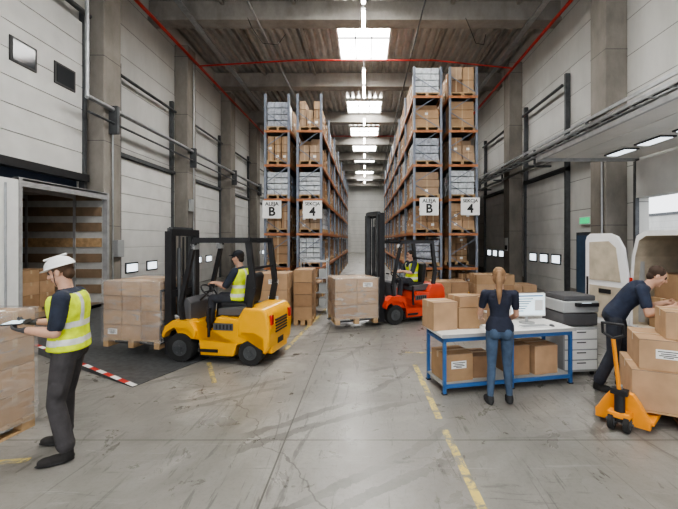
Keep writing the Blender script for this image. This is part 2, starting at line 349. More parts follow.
def strip(name,pts,w,m,z=.003):
    b=MB()
    for a,c in zip(pts[:-1],pts[1:]):
        a=Vector((*a,0));c=Vector((*c,0)); d=(c-a).normalized(); n=Vector((-d.y,d.x,0))*w/2
        b.add([(*(a-n).xy,z),(*(a+n).xy,z),(*(c+n).xy,z),(*(c-n).xy,z)],[(3,2,1,0)],m)
    return b.build(name)
strip('floor_marking_line',[(.88,2.6),(.84,4.0)],.075,YLINE)
strip('floor_marking_line',[(.83,4.25),(.80,6.1)],.075,YLINE)
strip('floor_marking_line',[(.72,6.75),(1.5,6.7)],.07,YLINE)
strip('floor_marking_line',[(-1.45,6.9),(-1.1,11.5)],.08,YLINE)
strip('floor_marking_line',[(-2.1,5.3),(-2.55,6.2)],.07,YLINE)
strip('floor_marking_line',[(-4.4,3.25),(-3.05,3.45)],.08,YLINE)
strip('floor_marking_line',[(1.35,11.5),(1.55,7.2)],.08,YLINE)
# ---------------------------------------------------------------- racks
def pallet(b,x0,x1,y0,y1,z0,simple=False):
    if simple:
        b.box(x0,x1,y0,y1,z0+.09,z0+.13,WOOD)
        for q in (0,.45,.9): b.box(x0+(x1-x0)*q,x0+(x1-x0)*(q+.1),y0,y1,z0,z0+.09,WOOD)
        return
    n=6;w=(y1-y0)/n
    for i in range(n): b.box(x0,x1,y0+w*i+.01,y0+w*(i+1)-.01,z0+.12,z0+.144,WOOD)
    for i in range(3):
        xc=x0+.06+(x1-x0-.12)*i/2
        b.box(xc-.05,xc+.05,y0,y1,z0+.098,z0+.12,WOOD); b.box(xc-.05,xc+.05,y0,y1,z0,z0+.022,WOOD)
        for j in range(3):
            yc=y0+.07+(y1-y0-.14)*j/2; b.box(xc-.05,xc+.05,yc-.07,yc+.07,z0+.022,z0+.098,WOOD)
def load(b,x0,x1,y0,y1,z,h,near,wrapd):
    pallet(b,x0,x1,y0,y1,z,True); z+=.13; h-=.13
    if wrapd:
        mm=random.choice([GREYWRAP,BLUEGREY,BLUEGREY,BLUEWR]); n=random.choice([3,4,5])
        for i in range(n):
            for j in range(4):
                for q in range(3):
                    b.box(x0+.03+(x1-x0-.06)*q/3,x0+.03+(x1-x0-.06)*(q+1)/3-.015,y0+.03+(y1-y0-.06)*j/4,y0+.03+(y1-y0-.06)*(j+1)/4-.015,z+h/n*i,z+h/n*(i+1)-.03,mm)
        return
    m0=random.choice(CARD); nz=random.choice([2,3,3,4,5]); ny=random.choice([1,2,2,3]); nx=random.choice([1,2,2,3])
    for k in range(nz):
        last=k==nz-1
        for i in range(nx):
            for j in range(ny):
                if last and random.random()<.15: continue
                g=.008; m=m0 if random.random()<.7 else random.choice(CARD)
                ax=x0+.02+(x1-x0-.04)*i/nx; bx=x0+.02+(x1-x0-.04)*(i+1)/nx
                ay=y0+.02+(y1-y0-.04)*j/ny; by=y0+.02+(y1-y0-.04)*(j+1)/ny
                q=random.uniform(0,.025)
                b.box(ax+g,bx-g-q,ay+g+q,by-g,z+h*k/nz,z+h*(k+1)/nz-.014,m)
                xm=(ax+bx)/2; zc=z+h*(k+.5)/nz
                if near and j==0:
                    if random.random()<.35: b.box(xm-.07,xm+.03,ay+g+q-.004,ay+g+q,zc-.04,zc+.04,PAPER)
                    b.box(xm-.02,xm+.02,ay+g+q-.002,ay+g+q,z+h*k/nz,z+h*(k+1)/nz-.014,TAPE)
                if random.random()<.35:
                    ym=(ay+by)/2; xs=ax+g-.004 if x0>0 else bx-g-q
                    b.box(xs,xs+.004,ym-.06,ym+.06,zc-.04,zc+.04,PAPER)
def rack(x0,x1,y0,nb,bay,nl,sp,top,z1,endw):
    r=MB(); c=MB(); gap=.22; w=(x1-x0-gap)/2
    rows=[(x0,x0+w),(x1-w,x1)]
    for ri,(a,bb) in enumerate(rows):
        for k in range(nb+1):
            y=y0+bay*k
            for xx in (a,bb-.075): 
                r.box(xx,xx+.075,y,y+.07,0,top,UPR); r.box(xx-.03,xx+.105,y-.03,y+.1,0,.02,DSTEEL)
            z=.3; s=1
            while z<top-.6:
                if k<3:
                    r.bar((a+.05,y+.035,z) if s>0 else (bb-.05,y+.035,z),(bb-.05,y+.035,z+.55) if s>0 else (a+.05,y+.035,z+.55),.02,.025,UPR)
                z+=.6; s=-s
        for l in range(nl):
            z=z1+sp*l
            for xx in (a+.0,bb-.05): r.box(xx-.005,xx+.055,y0+.04,y0+bay*nb,z-.11,z,BEAM)
            r.box(a+.05,bb-.05,y0+.05,y0+bay*nb,z-.04,z-.015,DSTEEL)
            r.box(a,bb,y0-.005,y0+.03,z-.11,z-.03,BEAM)
        for k in range(nb):
            for l in range(-1,nl):
                z=.0 if l<0 else z1+sp*l
                hmax=(z1 if l<0 else sp)-.14
                if l==nl-1: hmax=min(hmax,top+.3-z)
                for q in range(3):
                    if random.random()<.02: continue
                    yy=y0+bay*k+.12+(bay-.17)*q/3
                    wd=random.random()<.33
                    if k==0 and q==0: wd=(ri,l) in endw
                    load(c,a+.05,bb-.05,yy,yy+(bay-.17)/3-.05,z,hmax*random.uniform(.88,1),k<2,wd)
    for (a,bb) in rows: r.box(a-.02,bb+.02,y0-.16,y0-.08,0,.3,YEL)
    r.build('pallet_rack'); c.build('racked_carton_stock')
rack(-3.35,-1.42,12.6,7,2.75,5,1.14,6.85,1.12,{(0,4),(1,2),(1,0),(0,2)})
rack(1.6,3.75,12.6,7,2.75,6,1.14,7.75,1.12,{(0,5),(0,3),(1,2),(0,0),(1,0)})
for xx,zz,t1,t2 in ((-3.05,3.0,'ALEJA','B'),(-1.72,3.0,'SEKCJA','4'),(2.1,3.1,'ALEJA','B'),(3.45,3.1,'SEKCJA','4')):
    b=MB(); b.box(-.31,.31,-.02,0,-.29,.29,WHITE); b.box(-.05,.05,0,.1,.1,.2,DSTEEL)
    o=b.build('aisle_sign',(xx,12.46,zz))
    text_obj('lettering',t1,.17 if len(t1)<6 else .15,(0,-.024,.18),(math.pi/2,0,0),INK,o); text_obj('numeral',t2,.40,(0,-.024,-.08),(math.pi/2,0,0),INK,o,bold=.03)
# ---------------------------------------------------------------- carton stacks
def cbox(b,x0,x1,y0,y1,z0,z1,m,label=None,tape=True):
    b.box(x0,x1,y0,y1,z0,z1,m,bev=.006)
    ym=(y0+y1)/2
    if tape:
        b.box(x0-.001,x1+.001,ym-.025,ym+.025,z1-.0005,z1+.0015,TAPE)
        for xx in (x0-.0015,x1-.0005): b.box(xx,xx+.002,ym-.025,ym+.025,z1-.08,z1,TAPE)
        b.box(x0,x1,y0-.0015,y0,z1-.006,z1-.002,DGREY)
    if label:
        w=min((x1-x0)*.26,.11);h=min((z1-z0)*.19,.05); xc=(x0+x1)/2+label[0]*(x1-x0); zc=(z0+z1)/2+label[1]*(z1-z0)
        b.box(xc-w,xc+w,y0-.003,y0,zc-h,zc+h,PAPER)
        for q,ww in ((.55,.85),(.1,.6),(-.3,.75),(-.65,.4)): b.box(xc-w*ww,xc+w*ww,y0-.004,y0-.003,zc+h*q-.0045,zc+h*q+.0045,INK)
def stack(name,loc,rot,w,d,h,nx,ny,nz,wrap=False,z0=0,labels=.15,pal=True,parent=None):
    b=MB(); zz=0
    if pal: pallet(b,-w/2,w/2,-d/2,d/2,0); zz=.145
    for k in range(nz):
        for i in range(nx):
            for j in range(ny):
                g=.004+random.uniform(0,.008)
                cbox(b,-w/2+w*i/nx+g,-w/2+w*(i+1)/nx-g,-d/2+d*j/ny+g,-d/2+d*(j+1)/ny-g,zz+(h-zz)*k/nz,zz+(h-zz)*(k+1)/nz-.004,random.choice(CARD[:3]),(0,0) if j==0 and random.random()<labels else None)
    if wrap:
        vs=[];fs=[];n=40;K=12
        for kk in range(K+1):
            z=zz-.05+(h-zz+.065)*kk/K
            for i in range(n):
                t=i/n*4; s=int(t);u=t-s
                cx=[(-1,-1),(1,-1),(1,1),(-1,1)][s];dx=[(1,-1),(1,1),(-1,1),(-1,-1)][s]
                e=.012+random.uniform(0,.006)
                vs.append(((cx[0]+(dx[0]-cx[0])*u)*(w/2+e),(cx[1]+(dx[1]-cx[1])*u)*(d/2+e),z))
        for kk in range(K):
            for i in range(n): fs.append((kk*n+i,kk*n+(i+1)%n,(kk+1)*n+(i+1)%n,(kk+1)*n+i))
        fs.append(tuple(range(K*n,(K+1)*n))); b.add(vs,fs,WRAP,True)
    return b.build(name,(loc[0],loc[1],z0),rot)
def R(a): return math.radians(a)
stack('wrapped_pallet_load',(-4.04,3.72),R(-6),.9,.85,1.27,3,2,4,True)
b=MB(); b.box(-.16,.16,-.11,.11,0,.004,PAPER); b.box(-.13,.13,.02,.07,.004,.005,INK); b.build('shipping_documents',(-3.76,3.7,1.286),R(20))
stack('wrapped_pallet_load',(-3.88,6.93),R(-10),1.10,1.0,1.13,3,2,4,True,z0=.17)
stack('wrapped_pallet_load',(-.30,8.93),R(16),1.0,.9,1.02,2,2,3,True,z0=.12)
stack('carton_stack',(-2.05,8.9),R(0),.62,.8,1.25,1,2,3)
stack('carton_stack',(-1.46,9.3),R(0),.44,.8,1.3,1,2,4)
stack('carton_stack',(-1.75,11.6),R(0),.8,.8,.75,2,2,2)
stack('carton_stack',(-3.1,10.6),R(0),.9,.8,1.1,2,2,3)
stack('carton_stack',(2.45,11.2),R(0),1.0,.8,.8,2,2,2)
stack('carton_stack',(3.75,11.3),R(0),1.1,.8,1.0,2,2,3)
stack('carton_stack',(4.9,12.2),R(0),.9,.8,.6,2,2,2)
stack('carton_stack',(3.05,9.5),R(0),.9,.7,.62,2,2,2)
b=MB()
for x in (0,.7):
    for y in (0,.5): b.box(x,x+.03,y,y+.03,0,1.5,STEEL)
for z in (.15,.55,.95,1.4):
    b.box(0,.73,0,.53,z,z+.03,STEEL)
    if z<1.4:
        for q in range(3): b.box(.05+.22*q,.05+.22*q+.19,.05,.45,z+.031,z+.031+.22,[BLUEGREY,CARD[1],GREYP][q],bev=.01)
b.build('shelving_unit',(-1.75,10.3,0),0)
# ---------------------------------------------------------------- trailer
b=MB(); tx0,tx1,ty0,ty1,tz0,tz1=-13.5,-7.02,7.72,10.4,.30,3.22
TG=mat('trailer_grey_frame',(.36,.36,.36),.5,.2,.15)
TARP=mat('tarpaulin_cover',(.46,.46,.44),.6,0,.1)
b.box(tx0,tx1,ty0,ty1,tz0-.15,tz0,PLY); b.box(tx0,tx1,ty1-.04,ty1,tz0,tz1,TARP); b.box(tx0,tx1,ty0,ty0+.04,tz0,tz1,TARP); b.box(tx0-.05,tx0,ty0,ty1,tz0,tz1,PLY)
b.box(tx0,tx1,ty0,ty1,tz1,tz1+.04,TARP)
b.box(tx1-.1,tx1,ty0-.02,ty1+.02,tz1-.12,tz1+.06,TG)
for y in (ty0-.02,ty1-.06): b.box(tx1-.12,tx1+.01,y,y+.08,tz0-.2,tz1+.05,TG)
b.box(tx1-.1,tx1,ty0,ty1,tz0-.22,tz0+.005,BLKM)
for k in range(7):
    z=tz0+.25+.42*k; b.box(tx0+.1,tx1-.15,ty1-.075,ty1-.045,z,z+.24,WOOD if k in(3,) else PLY); b.box(tx0+.1,tx1-.15,ty0+.045,ty0+.075,z,z+.13,PLY)
for k in range(5):
    xx=tx1-.9-1.3*k; b.box(xx,xx+.06,ty1-.1,ty1-.04,tz0,tz1,TG); b.box(xx,xx+.06,ty0,ty1,tz1-.1,tz1,TG)
b.box(tx1-.03,tx1+.03,ty0-1.25,ty0-.05,tz0-.15,tz1,WHITE,bev=.01)
for y in (ty0-.35,ty0-.9): b.cyl((tx1+.05,y,tz0),(tx1+.05,y,tz1-.1),.018,STEEL,n=8)
for x in (-9.5,-10.8): b.wheel((x,ty0+.3,.17),.2,.25,DSTEEL)
b.wheel((-12,ty1-.3,.17),.2,.25,DSTEEL)
trailer=b.build('semi_trailer')
stack('carton_stack',(-8.1,9.0),R(0),.8,.9,1.0,2,2,3,z0=.301)
# dock leveller
PL=mat('checker_plate_steel',(.10,.105,.11),.45,.4,.3,14)
b=MB()
poly=[(-3.15,5.15),(-2.65,6.45),(-4.6,8.4),(-6.95,10.2),(-6.95,7.75),(-5.9,6.75)]
hz=lambda p: .012+max(0,(-4.8-p[0]))*.11
vs=[(p[0],p[1],.002) for p in poly]+[(p[0],p[1],hz(p)) for p in poly]; n=6
b.add(vs,[(i,(i+1)%n,(i+1)%n+n,i+n) for i in range(n)]+[(6,7,8),(6,8,11),(8,9,10),(8,10,11)],PL)
RD=mat('hazard_red',(.45,.03,.02),.6)
for (p,q,n) in ((poly[0],poly[5],16),):
    p=Vector((*p,hz(p)+.004));q=Vector((*q,hz(q)+.004)); d=(q-p)/n; w=Vector((.035,.06,0))
    for i in range(n):
        a=p+d*i;c=p+d*(i+1); b.add([a,c,c+w,a+w],[(0,1,2,3)],RD if i%2 else WHITE)
b.build('dock_leveller')
# ---------------------------------------------------------------- forklift
def forklift(name,loc,rot,col,mast_h,fork_z,s=1.0):
    b=MB(); b.M=Matrix.Scale(s,4); W=.5
    b.prism([(-.66,.40),(-.66,.75),(-.05,.80),(.08,.46),(.30,.44),(.62,.44),(.74,.62),(.66,.68),(.34,.68),(.27,.34),(.25,.14),(-.36,.14),(-.42,.34)],-W,W,col,bev=.02)
    b.prism([(-.93,.20),(-.99,.32),(-1.01,.60),(-.98,.86),(-.90,.96),(-.55,.97),(-.44,.80),(-.42,.46),(-.47,.47),(-.56,.51),(-.72,.51),(-.85,.44),(-.88,.22)],-W-.012,W+.012,col,bev=.05,seg=3)
    b.box(-.99,-.84,-.34,.34,.17,.5,col,bev=.03); b.box(-1.0,-.86,-.12,.12,.30,.40,BLACK)
    b.prism([(-.58,.96),(.0,.92),(.0,.80),(-.58,.80)],-.37,.37,DGREY,bev=.02)
    for k in range(5): b.box(-1.02,-.97,-.25,.25,.52+.05*k,.545+.05*k,BLACK)
    for y in (-.40,.40): b.box(-1.022,-.97,y-.05,y+.05,.68,.84,LAMPR,bev=.008); b.box(-1.024,-.97,y-.05,y+.05,.63,.67,ORNG)
    for y in (-W-.012,W+.012):
        b.box(-.36,.0,y-.006,y+.006,.58,.70,DGREY)
        for k in range(5): b.box(-.34+.065*k,-.31+.065*k,y-.012,y+.012,.60,.68,BLACK)
        b.box(-.08,.24,y-.05,y+.01,.20,.25,BLACK)
        b.box(.06,.09,y-.03,y+.03,.46,.95,BLKM)
    b.box(-.3,.3,-.45,.45,.10,.3,BLKM)
    for y in (-.44,.44):
        b.prism([(.33,.42),(.38,.54),(.52,.60),(.72,.60),(.86,.52),(.91,.42),(.94,.46),(.88,.62),(.74,.72),(.42,.72),(.30,.55)],y-.12,y+.12,col)
        b.wheel((.62,y,.25),.25,.19,DSTEEL); b.wheel((-.66,y*.95,.215),.215,.17,DSTEEL)
    b.box(.0,.62,-.42,.42,.44,.48,BLACK); b.prism([(.50,.46),(.66,.46),(.66,1.05),(.58,1.10),(.5,1.0)],-.40,.40,DGREY,bev=.02)
    b.cyl((.52,.1,1.0),(.34,.1,1.17),.02,BLACK)
    c=Vector((.34,.1,1.18)); ax=Vector((-.7,0,.72)).normalized(); u=Vector((0,1,0)); w=ax.cross(u); ring=[c+(u*math.cos(a)+w*math.sin(a))*.16 for a in [i*math.pi/8 for i in range(17)]]
    b.tube(ring,.014,BLACK,6); b.cyl(c-u*.15,c+u*.15,.012,BLACK,n=6)
    for k in range(3): b.cyl((.45,-.2-.06*k,1.0),(.38,-.2-.06*k,1.22),.01,STEEL,n=6); b.sph((.38,-.2-.06*k,1.23),(.02,.02,.02),BLACK,8,6)
    b.box(-.46,.02,-.25,.25,.90,1.0,BLACK,bev=.03); b.prism([(-.50,.98),(-.40,.98),(-.46,1.5),(-.54,1.52),(-.58,1.45)],-.24,.24,BLACK,bev=.03)
    T=2.10
    for y in (-.44,.44):
        b.bar((.62,y,.66),(.66,y,1.0),.06,.07,BLKM); b.bar((.66,y,1.0),(.40,y,T-.02),.06,.07,BLKM)
        b.bar((-.62,y,.90),(-.70,y,1.3),.07,.10,BLKM); b.bar((-.70,y,1.3),(-.60,y,T-.02),.07,.09,BLKM); b.bar((-.64,y,T),(.42,y,T),.07,.09,BLKM)
    for k in range(8): xx=-.60+.14*k; b.bar((xx,-.44,T+.01),(xx,.44,T+.01),.05,.03,BLKM)
    b.bar((-.66,-.44,1.62),(-.66,.44,1.62),.04,.04,BLKM)
    for y in (-.4,.4): b.box(.38,.46,y-.07,y+.07,T-.16,T-.06,GREYP,bev=.01); b.cyl((.46,y,T-.11),(.475,y,T-.11),.045,WHITE,n=12)
    mx=.95; m0=.08
    for y in (-.35,.35):
        b.box(mx-.05,mx+.06,y-.045,y+.045,m0,mast_h,BLKM); b.box(mx-.08,mx-.04,y-.06,y+.06,m0,mast_h,BLKM)
        yy=y*.78; b.box(mx-.02,mx+.08,yy-.035,yy+.035,m0+.05,mast_h+.06,DSTEEL)
        b.cyl((mx-.09,y*.6,.2),(mx-.09,y*.6,mast_h-.3),.038,DSTEEL,n=10)
        b.bar((mx-.02,y*.3,fork_z+.4),(mx-.02,y*.3,mast_h),.02,.03,DSTEEL)
        b.tube([(mx-.06,y*.15,.5),(mx-.06,y*.15,mast_h-.1)],.018,BLACK,6)
    for z in (.35,1.15,mast_h-.02): b.box(mx-.09,mx-.03,-.39,.39,z-.06,z+.06,BLKM)
    b.box(mx-.02,mx+.07,-.28,.28,mast_h-.02,mast_h+.08,DSTEEL)
    for y in (-.3,.3): b.bar((.55,y,.55),(mx-.06,y,.75),.05,.05,STEEL)
    cx=mx+.10
    for z in (fork_z+.10,fork_z+.42): b.box(cx,cx+.04,-.45,.45,z-.04,z+.05,BLKM)
    for y in (-.45,-.15,.15,.42): b.box(cx,cx+.03,y,y+.03,fork_z+.1,fork_z+1.0,BLKM)
    b.box(cx,cx+.03,-.45,.45,fork_z+.98,fork_z+1.02,BLKM)
    for y in (-.24,.24):
        b.box(cx+.04,cx+.08,y-.05,y+.05,fork_z,fork_z+.5,DSTEEL)
        b.prism([(cx+.04,fork_z),(cx+.04,fork_z+.04),(cx+1.1,fork_z+.025),(cx+1.1,fork_z+.005)],y-.05,y+.05,DSTEEL)
    return b.build(name,(loc[0],loc[1],0),rot)
FY=(-2.36,6.60); FR=(1.0,9.65)
forklift('forklift',FY,R(170),YEL,2.26,.205,.95)
forklift('forklift',FR,R(208),REDO,2.80,.15,.93)
# ---------------------------------------------------------------- people
def capsule(a,ra,c,rb,n=14):
    a=Vector(a);c=Vector(c);d=(c-a)
    if d.length<1e-5: d=Vector((0,0,1e-4))
    d.normalize(); u=d.orthogonal().normalized(); w=d.cross(u); vs=[];fs=[]; rings=[]
    for j in range(1,5): t=math.pi/2*(1-j/4); rings.append((a-d*ra*math.sin(t),ra*math.cos(t)))
    for j in range(0,4): t=math.pi/2*(j/4); rings.append((c+d*rb*math.sin(t),rb*math.cos(t)))
    for p,r in rings:
        for i in range(n): q=2*math.pi*i/n; vs.append(p+u*math.cos(q)*r+w*math.sin(q)*r)
    k=len(rings)
    for j in range(k-1):
        for i in range(n): fs.append((j*n+i,j*n+(i+1)%n,(j+1)*n+(i+1)%n,(j+1)*n+i))
    vs.append(a-d*ra); vs.append(c+d*rb); A=len(vs)-2;B=A+1
    for i in range(n): fs.append((A,(i+1)%n,i)); fs.append((B,(k-1)*n+i,(k-1)*n+(i+1)%n))
    return vs,fs
def ellip(c,r,F):
    c=Vector(c); hr,hf,hu=F; vs=[];fs=[];n=18;k=12
    vs.append(c-hu*r[2])
    for j in range(1,k):
        t=-math.pi/2+math.pi*j/k
        for i in range(n):
            a=2*math.pi*i/n; vs.append(c+hr*r[0]*math.cos(t)*math.cos(a)+hf*r[1]*math.cos(t)*math.sin(a)+hu*r[2]*math.sin(t))
    vs.append(c+hu*r[2]); L=len(vs)-1
    for i in range(n): fs.append((0,1+(i+1)%n,1+i)); fs.append((L,L-n+i,L-n+(i+1)%n))
    for j in range(k-2):
        for i in range(n): o=1+j*n; fs.append((o+i,o+(i+1)%n,o+n+(i+1)%n,o+n+i))
    return vs,fs
def loft(secs,n=28):
    vs=[];fs=[]
    for c,u,ru,v,rv in secs:
        for i in range(n):
            a=2*math.pi*i/n; ca,sa=math.cos(a),math.sin(a); e=.82
            vs.append(c+u*ru*math.copysign(abs(ca)**e,ca)+v*rv*math.copysign(abs(sa)**e,sa))
    k=len(secs)
    for j in range(k-1):
        for i in range(n): fs.append((j*n+i,j*n+(i+1)%n,(j+1)*n+(i+1)%n,(j+1)*n+i))
    fs.append(tuple(range(n-1,-1,-1))); fs.append(tuple(range((k-1)*n,k*n)))
    return vs,fs
V=Vector
SKIN=mat('skin',(.56,.33,.23),.5,0,.06,20)
def person(name,loc,rot,J,C,scale=1.0,female=False,vest=False,hair='short',cap=None,curl=.6,vox=.0065):
    D=dict(pel=V((0,0,.95)),chest=V((0,.01,1.24)),neck=V((0,-.005,1.46)),head=V((0,.03,1.63)),look=V((0,1,0)),
      sh_l=V((-.18,-.005,1.415)),sh_r=V((.18,-.005,1.415)),el_l=V((-.24,-.03,1.13)),el_r=V((.24,-.03,1.13)),wr_l=V((-.25,.06,.88)),wr_r=V((.25,.06,.88)),
      hd_l=V((0,.3,-1)),hd_r=V((0,.3,-1)),hn_l=V((1,0,0)),hn_r=V((-1,0,0)),
      hip_l=V((-.09,0,.92)),hip_r=V((.09,0,.92)),kn_l=V((-.1,.03,.5)),kn_r=V((.1,.03,.5)),an_l=V((-.11,-.02,.09)),an_r=V((.11,-.02,.09)),
      ft_l=V((-.12,1,0)),ft_r=V((.12,1,0)))
    D.update({k:V(v) for k,v in J.items()})
    P=[]
    def cap_(t,a,ra,c,rb): P.append((t,)+capsule(a,ra,c,rb))
    def el_(t,c,r,F): P.append((t,)+ellip(c,r,F))
    u=(D['sh_r']-D['sh_l']).normalized(); pel,ch,nk=D['pel'],D['chest'],D['neck']
    pu=(D['hip_r']-D['hip_l']).normalized()
    def spine(t):
        if t<0: return pel+(ch-pel).normalized()*t*.5
        return pel*(1-t)**2+ (ch*2-(pel+nk)/2)*2*t*(1-t)+nk*t*t
    def tang(t): 
        e=.02; return (spine(t+e)-spine(t-e)).normalized()
    fw=.9 if female else 1.0
    def torso(tag,ex,t0,t1,prof):
        secs=[]
        for t,rw,rd in prof:
            if t<t0-1e-6 or t>t1+1e-6: continue
            c=spine(t); tg=tang(max(t,0)); uu=(pu*(1-min(1,max(t,0)))+u*min(1,max(t,0))).normalized(); vv=tg.cross(uu).normalized()
            secs.append((c,uu,rw*fw+ex,vv,rd*fw+ex))
        P.append((tag,)+loft(secs))
    prof=[(-.16,.12,.09),(-.08,.155,.11),(.0,.168,.12),(.12,.163,.115),(.28,.142,.104),(.42,.142,.108),(.58,.158,.118),(.72,.168,.12),(.84,.168,.11),(.92,.145,.092),(.98,.09,.07),(1.03,.06,.058)]
    if female: prof=[(t,w*(1.08 if t<.15 else (.88 if .2<t<.5 else .95)),d) for t,w,d in prof]
    else: prof=[(t,w*1.04,d*1.06) for t,w,d in prof]
    torso('pants',.004,-.16,.12,prof); torso('shirt',.006,.0,1.03,prof)
    if vest: torso('vest',.026,-.0,.92,prof)
    vv=tang(.1).cross(pu).normalized()
    for s in ('hip_l','hip_r'): el_('pants',D[s]*.75+pel*.25-vv*.045+V((0,0,.0)),(.085,.085,.095),(pu,vv,tang(.1)))
    cv=tang(.7).cross(u).normalized()
    if female:
        for sx in (-.07,.07): el_('shirt',spine(.66)+u*sx+cv*.085,(.055,.05,.055),(u,cv,tang(.7)))
        torso('shirt',.014,-.0,.28,prof)
    hf=D['look'].normalized(); hr=hf.cross(V((0,0,1))).normalized(); hu=hr.cross(hf).normalized(); H=D['head']; F=(hr,hf,hu)
    cap_('skin',nk-V((0,0,.03)),.058*fw,H-hu*.04-hf*.01,.054*fw)
    el_('skin',H+hu*.03-hf*.01,(.074,.092,.088),F); el_('skin',H+hf*.022-hu*.035,(.058,.066,.085),F); el_('skin',H+hf*.06-hu*.095,(.026,.024,.02),F)
    cap_('skin',H+hf*.088+hu*.02,.009,H+hf*.106-hu*.018,.014)
    for s in (-1,1):
        el_('skin',H+hr*.077*s-hu*.005-hf*.005,(.010,.02,.032),F); el_('eye',H+hf*.0815+hr*.031*s+hu*.012,(.013,.009,.008),F)
        cap_('hair',H+hf*.087+hr*.018*s+hu*.032,.005,H+hf*.078+hr*.046*s+hu*.030,.005); el_('skin',H+hf*.06+hr*.04*s-hu*.02,(.024,.02,.022),F)
    cap_('lip',H+hf*.086-hr*.02-hu*.055,.006,H+hf*.086+hr*.02-hu*.055,.006)
    if hair=='short':
        el_('hair',H+hu*.042-hf*.022,(.080,.092,.085),F); el_('hair',H-hf*.055-hu*.02,(.064,.045,.06),F)
    elif hair=='pony':
        el_('hair',H+hu*.040-hf*.020,(.084,.098,.090),F); el_('hair',H-hf*.045-hu*.03,(.078,.06,.085),F)
        el_('hair',H-hf*.115+hu*.03,(.035,.035,.035),F)
        cap_('hair',H-hf*.125+hu*.02,.03,H-hf*.150-hu*.10,.042); cap_('hair',H-hf*.150-hu*.10,.042,H-hf*.145-hu*.24,.034); cap_('hair',H-hf*.145-hu*.24,.034,H-hf*.135-hu*.36,.012)
    if cap:
        el_('cap',H+hu*.055-hf*.012,(.086,.100,.082),F); el_('cap',H+hf*.10+hu*.055,(.062,.065,.012),F)
    af=.86 if female else 1.08; sl=C.get('sleeve',.62)
    for s,sg in (('_l',-1),('_r',1)):
        sh,elb,wr=D['sh'+s],D['el'+s],D['wr'+s]
        cap_('shirt',nk-V((0,0,.035))+u*sg*.04,.045*af,sh,.060*af)
        cap_('skin',sh,.052*af,elb,.041*af)
        if sl<=1: cap_('shirt',sh,.064*af,sh.lerp(elb,sl),.056*af)
        else:
            cap_('shirt',sh,.064*af,elb,.052*af); cap_('shirt',elb,.052*af,elb.lerp(wr,.95),.036*af)
        cap_('skin',elb,.042*af,elb.lerp(wr,.35),.043*af); cap_('skin',elb.lerp(wr,.35),.043*af,wr,.027*af)
        hd=D['hd'+s].normalized(); hn=(D['hn'+s]-hd*D['hn'+s].dot(hd)).normalized(); hs=hd.cross(hn)
        tg='glove' if C.get('glove') else 'skin'; g=1.12 if C.get('glove') else 1.0
        q=.9 if female else 1.0
        thumb=hs if (hs.dot(V((-sg*.6,.2,.8)))>0) else -hs
        el_(tg,wr+hd*.05*q,(.040*q,.052*q,.016*g),(hs,hd,hn)); cap_(tg,wr,.026*q,wr+hd*.03,.026*q)
        for i,(off,L) in enumerate(((.030,.070),(.010,.078),(-.010,.073),(-.030,.058))):
            a=wr+hd*(.088-(.006 if i in(0,3) else 0))*q+thumb*off*q; p=a; ang=0
            cap_(tg,wr+hd*.05*q+thumb*off*.9*q,.0105*g,a,.0095*g)
            for j,(fr,r0) in enumerate(((.42,.0092),(.32,.0084),(.26,.0076))):
                ang+=curl*(.55 if j==0 else .8); dd=(hd*math.cos(ang)+hn*math.sin(ang)); nx=p+dd*L*fr*q; cap_(tg,p,r0*g,nx,r0*g*.93); p=nx
        tb=wr+hd*.025*q+thumb*.028*q; td=(hd*.6+thumb*.75+hn*.35).normalized(); t1=tb+td*.038*q; t2=t1+(hd*.85+thumb*.25+hn*.45).normalized()*.030*q
        cap_(tg,tb,.014*g,t1,.0115*g); cap_(tg,t1,.0115*g,t2,.009*g)
    slim=C.get('slim',False); lf=.93 if female else (1.0 if slim else 1.12)
    for s in ('_l','_r'):
        hp,kn,an=D['hip'+s],D['kn'+s],D['an'+s]
        cap_('pants',hp,.090*lf,hp.lerp(kn,.5),.078*lf); cap_('pants',hp.lerp(kn,.5),.078*lf,kn,.061*lf)
        if slim: cap_('pants',kn,.058*lf,kn.lerp(an,.35),.058*lf); cap_('pants',kn.lerp(an,.35),.058*lf,an+(kn-an).normalized()*.03,.043*lf)
        else:
            cap_('pants',kn,.062*lf,kn.lerp(an,.4),.063*lf); cap_('pants',kn.lerp(an,.4),.063*lf,an+(kn-an).normalized()*.05,.060*lf); cap_('pants',kn.lerp(an,.75),.058*lf,kn.lerp(an,.85),.064*lf)
            if C.get('pocket'):
                sg=-1 if s=='_l' else 1; k2=hp.lerp(kn,.72); el_('pants',k2+V((sg*.065,0,0)),(.025,.06,.085),(V((1,0,0)),V((0,1,0)),V((0,0,1))))
        f=D['ft'+s].normalized(); f2=V((f.x,f.y,0)).normalized() if abs(f.z)<.2 else f
        side=V((-f2.y,f2.x,0)); base=an+V((0,0,-.09))
        cap_('shoe',an+V((0,0,.0)),.046,an+V((0,0,-.04)),.048)
        el_('shoe',base+f2*.01+V((0,0,.042)),(.044,.064,.042),(side,f2,V((0,0,1)))); el_('shoe',base+f2*.08+V((0,0,.040)),(.046,.09,.040),(side,f2,V((0,0,1)))); el_('shoe',base+f2*.14+V((0,0,.037)),(.050,.068,.036),(side,f2,V((0,0,1))))
        el_('sole',base+f2*.085+V((0,0,.014)),(.052,.140,.014),(side,f2,V((0,0,1))))
    vs=[];fs=[];bt={}
    for t,v,f in P:
        o=len(vs); vs+=[tuple(p) for p in v]; fs+=[tuple(i+o for i in q) for q in f]
        a,bb=bt.setdefault(t,([],[])); o=len(a); a+=[tuple(p) for p in v]; bb+=[tuple(i+o for i in q) for q in f]
    me=bpy.data.meshes.new('tmp'); me.from_pydata(vs,[],fs); bb=bmesh.new(); bb.from_mesh(me); bmesh.ops.recalc_face_normals(bb,faces=bb.faces); bb.to_mesh(me); bb.free()
